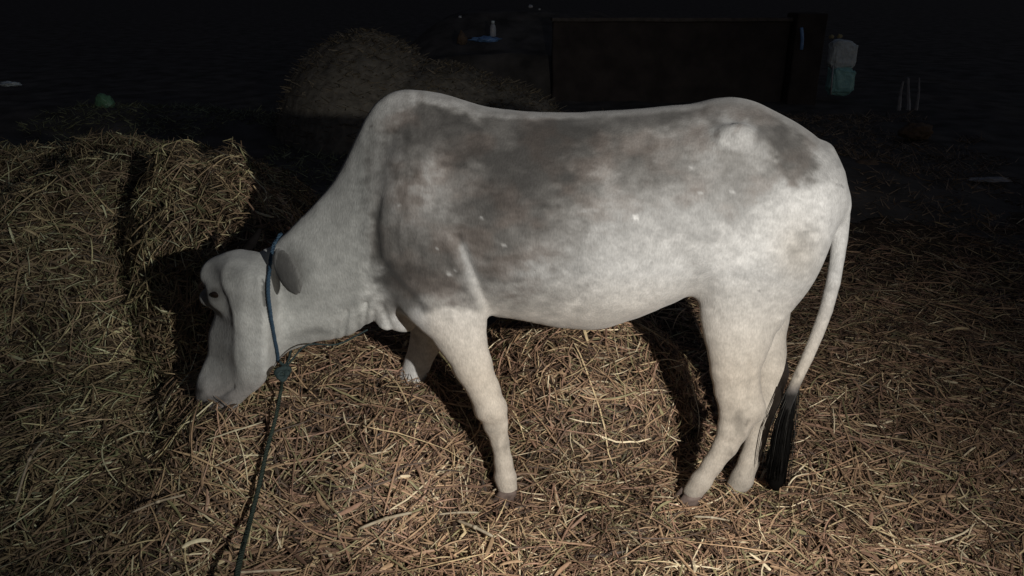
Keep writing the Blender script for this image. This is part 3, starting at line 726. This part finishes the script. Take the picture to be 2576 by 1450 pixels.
# ================================================================== BACKGROUND
M_sand = noise_mat('mound_earth', (.11, .098, .080), (.21, .19, .155), 14, .95, .5, .02, 10)
def heightmound(name, c, rx, ry, humps, lab, cat, mat, ns=9.):
    xs = np.linspace(-rx, rx, 130); ys = np.linspace(-ry, ry, 70); XX, YY = np.meshgrid(xs, ys); Zm = np.zeros_like(XX)
    for hx, hy, hrx, hry, hh_ in humps:
        Zm = np.maximum(Zm, hh_*np.clip(1-np.abs((XX-hx)/hrx)**2-np.abs((YY-hy)/hry)**2, 0, 1)**.62)
    n_ = Zm*(.06*(fbm(XX*2.2+9, YY*2.2, 81)-.5)*2+.05*(fbm(XX*ns, YY*ns, 82)-.5)*2)
    Zm = Zm+n_-.10
    root = empty(name, c); tag(root, lab, cat)
    o = mesh_obj('earth', np.stack([XX, YY, Zm], -1).reshape(-1, 3), grid_faces(130, 70), mat); o.parent = root
    n = 16000; i = rng.integers(0, XX.size, n); P = np.stack([XX.ravel()[i], YY.ravel()[i], Zm.ravel()[i]], 1)+rng.normal(0, .012, (n, 3))*[1, 1, .3]
    ok = P[:, 2] > .02; P = P[ok]; n = len(P); az = rng.uniform(0, 6.28, n); L_ = rng.uniform(.03, .11, n)
    dv = np.stack([np.cos(az), np.sin(az), rng.uniform(-.1, .55, n)], 1)*L_[:, None]; sd = np.stack([-np.sin(az), np.cos(az), rng.normal(0, .6, n)], 1)*.006
    V = np.stack([P-sd, P+sd, P+dv+sd*.4, P+dv-sd*.4], 1).reshape(-1, 3); Fq = np.arange(4*n).reshape(n, 4)
    g_ = mesh_obj('dry_grass', V, Fq, M_straw); g_['kind'] = 'stuff'; g_.parent = root
    set_col(g_, np.repeat(np.array([.24, .20, .14])*rng.uniform(.35, 1.2, (n, 1)), 4, axis=0))
    return root
cm = at(1040, 200, 8.4)
heightmound('earth_mound', (cm[0], 8.4, 0), 2.2, 1.5, [(-.50, 0, .98, 1.3, 1.12), (.10, -.1, 1.25, 1.2, .82), (.75, -.1, .98, 1.0, .62)],
            'large dim brown mound of earth behind the hump of the cow', 'mound', M_sand)
# low wall with coping and end pillar
M_wall = noise_mat('dark_plaster', (.030, .025, .024), (.055, .046, .043), 4, .9, .6, .02, 8)
M_cope = noise_mat('coping_mortar', (.06, .052, .047), (.11, .096, .088), 12, .9, .6, .02, 8)
def rbox(lo, hi, div=.12, jit=.006, seed=0):
    bm = bmesh.new(); bmesh.ops.create_cube(bm, size=1)
    lo = Vector(lo); hi = Vector(hi)
    for v in bm.verts: v.co = Vector([(lo[i]+hi[i])/2+v.co[i]*(hi[i]-lo[i]) for i in range(3)])
    bmesh.ops.bevel(bm, geom=bm.edges[:], offset=min(.02, min(hi-lo)*.2), segments=2, affect='EDGES', profile=.5)
    bmesh.ops.subdivide_edges(bm, edges=[e for e in bm.edges if e.calc_length() > div*1.6], cuts=max(1, int(max(hi-lo)/div/2)), use_grid_fill=True)
    for v in bm.verts: v.co += Vector(noise.noise_vector(v.co*3+Vector((seed, 0, 0))))*jit
    bm.verts.ensure_lookup_table(); bm.verts.index_update()
    V = [tuple(v.co) for v in bm.verts]; Fq = [[v.index for v in f.verts] for f in bm.faces]; bm.free(); return V, Fq
wl0, wl1 = at(1392, 45, 10.6), at(1990, 52, 10.6)
wall = empty('low_wall', (wl0[0], 10.6, 0)); tag(wall, 'dark brown low wall behind the back of the cow, paler along its top', 'wall')
v, f = rbox((wl0[0], 10.6, -.1), (wl1[0], 10.85, wl0[2]-.05), jit=.012); mesh_obj('masonry', v, f, M_wall, wall, smooth=False)
v, f = rbox((wl0[0]-.02, 10.57, wl0[2]-.048), (wl1[0]+.02, 10.88, wl0[2]), jit=.008); mesh_obj('coping', v, f, M_cope, wall, smooth=False)
pr = at(2082, 30, 10.5); 
v, f = rbox((wl1[0]+.03, 10.45, -.1), (pr[0], 10.9, wl0[2]+.06), jit=.012); mesh_obj('pillar', v, f, M_wall, wall, smooth=False)

def crumple(name, c, size, mat, lab, cat, seed, amp=.3, sub=4, group=None, shape=None):
    bm = bmesh.new(); bmesh.ops.create_icosphere(bm, subdivisions=sub, radius=1)
    for v in bm.verts:
        d_ = v.co.normalized(); n_ = noise.fractal(d_*1.6+Vector((seed*7.1, 3, 1)), 1.0, 2.0, 5); r2 = abs(noise.noise(d_*4+Vector((seed, 0, 0))))
        s_ = 1+amp*n_-amp*.5*r2; v.co = Vector((d_.x*size[0]*s_, d_.y*size[1]*s_, d_.z*size[2]*s_))
        if shape: v.co = Vector(shape(v.co, d_))
        v.co.z = max(v.co.z, -size[2]*.75)
    V = [tuple(v.co) for v in bm.verts]; bm.verts.index_update(); Fq = [[v.index for v in f.verts] for f in bm.faces]; bm.free()
    o = mesh_obj(name, V, Fq, mat, smooth=True); o.location = (c[0], c[1], c[2]); tag(o, lab, cat, group); return o
def pm(name, c, rough=.4):
    return noise_mat(name, tuple(.7*q for q in c), c, 14, rough, .8, .02, spec=.5)
M_blue = pm('blue_plastic', (.16, .32, .62)); M_white = pm('white_plastic', (.50, .52, .56)); M_green = pm('green_plastic', (.16, .34, .19)); M_teal = pm('teal_plastic', (.34, .68, .66))
M_grey = pm('grey_sack', (.72, .80, .82), .8); M_brown = pm('brown_clod', (.13, .09, .06), .95); M_bone = pm('pale_wood', (.36, .36, .38), .8)
p = at(1222, 100, 11.5); crumple('plastic_bag', p, (.19, .10, .045), M_blue, 'small blue crumpled plastic bag on the ground behind the earth mound', 'bag', 1, .5)
p = at(1240, 76, 11.5)
bt = empty('plastic_bottle', tuple(p)); tag(bt, 'pale upright plastic bottle standing in the blue bag', 'bottle')
c = np.array([[p[0], p[1], p[2]+q] for q in (-.09, -.08, .02, .06, .085)]); v, f = tube(c, [.035, .045, .045, .035, .02], 12); mesh_obj('bottle_body', v, f, M_white, bt)
c = np.array([[p[0], p[1], p[2]+q] for q in (.087, .125)]); v, f = tube(c, .024, 12); mesh_obj('cap', v, f, M_grey, bt)
p = at(1162, 98, 11.4); crumple('clod', p, (.08, .08, .11), M_brown, 'small brown pointed clod left of the blue bag', 'clod', 2, .3, 3, shape=lambda c, d: (c.x*(1-.7*max(0, d.z)), c.y, c.z))
for (a, b, sz, sd, lab) in ((1157, 43, .022, 3, 'tiny pale scrap above the pointed clod'), (1335, 17, .030, 4, 'tiny pale scrap near the top edge, left of the wall'), (1357, 24, .016, 5, 'smallest pale scrap right beside another one near the top edge')):
    p = at(a, b, 13); crumple('paper_scrap', p, (sz*1.3, sz, sz), M_white, lab, 'scrap', sd, .3, 3, 'pale scraps in the far dark')
p = on(268, 282, .08); crumple('green_bag', (p[0], p[1], p[2]+.09), (.11, .10, .125), M_green, 'dull green bag standing on the dark bank at the left', 'bag', 6, .22)
p = on(800, 372, .0); crumple('white_bag', (p[0], p[1], .04), (.12, .05, .035), M_white, 'crumpled white plastic bag on dark soil left of the neck of the cow', 'bag', 7, .45)
p = on(28, 228, .0); crumple('grey_sheet', (p[0], p[1], .09), (.17, .08, .04), M_grey, 'grey scrap of sheet on the bank at the far left edge', 'sheet', 8, .5)
p = on(2490, 462, .0); crumple('white_litter', (p[0], p[1], .03), (.17, .04, .018), M_bone, 'thin strip of pale litter on the dark soil at the right edge', 'litter', 9, .6)
p = on(2305, 345, .0); crumple('brown_clod', (p[0], p[1], .06), (.16, .12, .10), M_brown, 'brown clod of earth below the pale stakes on the right', 'clod', 10, .3)
p = on(2175, 440, .0); crumple('earth_lump', (p[0], p[1], .05), (.12, .10, .08), M_brown, 'low brown lump of earth right of the rump of the cow', 'clod', 11, .3)
# blue pipe end on the pillar
p = at(2016, 125, 10.40); q = at(2016, 70, 10.40)
v, f = tube(spline([p, (p+q)/2+np.array([.012, 0, 0]), q], 10), .022, 10); o = mesh_obj('blue_pipe', v, f, M_blue); tag(o, 'short blue pipe upright against the wall pillar', 'pipe')
# standing sack with plants and a thin rod
sk = empty('feed_sack', tuple(at(2118, 240, 10.95))); tag(sk, 'tall grey and teal sack standing lit beside the wall pillar', 'sack')
def slab(x0_, x1_, ya, yb, mat, name, seed, par, Y=10.95, thick=.10):
    a = at(x0_, yb, Y); b = at(x1_, ya, Y); bm = bmesh.new(); bmesh.ops.create_icosphere(bm, subdivisions=5, radius=1)
    V = []
    for v_ in bm.verts:
        d_ = v_.co.normalized(); e_ = [math.copysign(abs(q)**.45, q) for q in d_]
        n_ = 1+.13*noise.fractal(d_*2+Vector((seed, 0, 0)), 1, 2, 4)
        top = 1-.35*max(0, e_[2])*max(0, e_[0])
        V.append(((a[0]+b[0])/2+e_[0]*(b[0]-a[0])/2*n_, Y+e_[1]*thick*n_, (a[2]+b[2])/2+e_[2]*(b[2]-a[2])/2*n_*top))
    bm.verts.index_update(); Fq = [[q.index for q in f_.verts] for f_ in bm.faces]; bm.free()
    return mesh_obj(name, V, Fq, mat, par)
slab(2080, 2158, 100, 172, M_grey, 'sack_top', 3, sk); slab(2078, 2150, 165, 238, M_teal, 'sack_base', 5, sk, thick=.13)
p = at(2090, 238, 10.78); q = at(2096, 165, 10.8); v, f = tube(np.array([p, (p+q)/2, q]), .010, 8); o = mesh_obj('white_rod', v, f, M_white); tag(o, 'thin white rod leaning against the standing sack', 'rod')
for (a, b, sd) in ((2092, 93, 1), (2112, 92, 2)):
    p = at(a, b, 10.9); crumple('dry_flower', p, (.035, .03, .03), pm('dry_petals', (.42, .36, .20), .9), 'left yellowish dry flower head on top of the sack' if sd == 1 else 'right yellowish dry flower head on top of the sack', 'flower', sd+20, .4, 3, 'dry flower heads on the sack')
# pale stakes
for (a, tpx, tpy, ww_, sd, lab) in ((2262, 2272, 205, .022, 1, 'left leaning pale wooden stake on the right dark ground'), (2285, 2284, 196, .026, 2, 'middle grey wooden stake, tallest of three on the right'), (2306, 2312, 196, .018, 3, 'right thin pale wooden stake on the right dark ground')):
    b0 = at(a, 268, 9.8); b1 = at(tpx, tpy, 9.8); c = spline([b0-[0, 0, .12], b0, (b0+b1)/2+np.array([.01*sd-.02, 0, 0]), b1], 14)
    v, f = tube(c, np.linspace(ww_*1.3, ww_*.5, 14)*(1+.25*rng.random(14)), 7); o = mesh_obj('wooden_stake', v, f, M_bone, smooth=False); tag(o, lab, 'stake', 'pale stakes in the dark')

# short dry grass and litter on the ground farther back
n = 30000
X_ = rng.uniform(-5.5, 5.0, n); Y_ = rng.uniform(3.6, 9.6, n); keep = ((X_ < -.5) | (X_ > .7)) & (fbm(X_*1.1, Y_*.8, 301, 3) > np.where(X_ > 0, .50, .40))
X_, Y_ = X_[keep], Y_[keep]; n = len(X_)
P = np.stack([X_, Y_, ground_z(X_, Y_)+.002], 1); az = rng.uniform(0, 6.28, n); L_ = rng.uniform(.03, .12, n)
dv = np.stack([np.cos(az), np.sin(az), rng.uniform(0, .7, n)], 1)*L_[:, None]; sd = np.stack([-np.sin(az), np.cos(az), rng.normal(0, .7, n)], 1)*.004
V = np.stack([P-sd, P+sd, P+dv+sd*.3, P+dv-sd*.3], 1).reshape(-1, 3)
g_ = mesh_obj('dry_grass', V, np.arange(4*n).reshape(n, 4), M_straw); tag(g_, kind='stuff')
gc = np.where((X_ < 0)[:, None], np.array([[.26, .27, .15]]), np.array([[.26, .19, .13]]))*rng.uniform(.3, 1.2, (n, 1))
set_col(g_, np.repeat(gc, 4, axis=0))
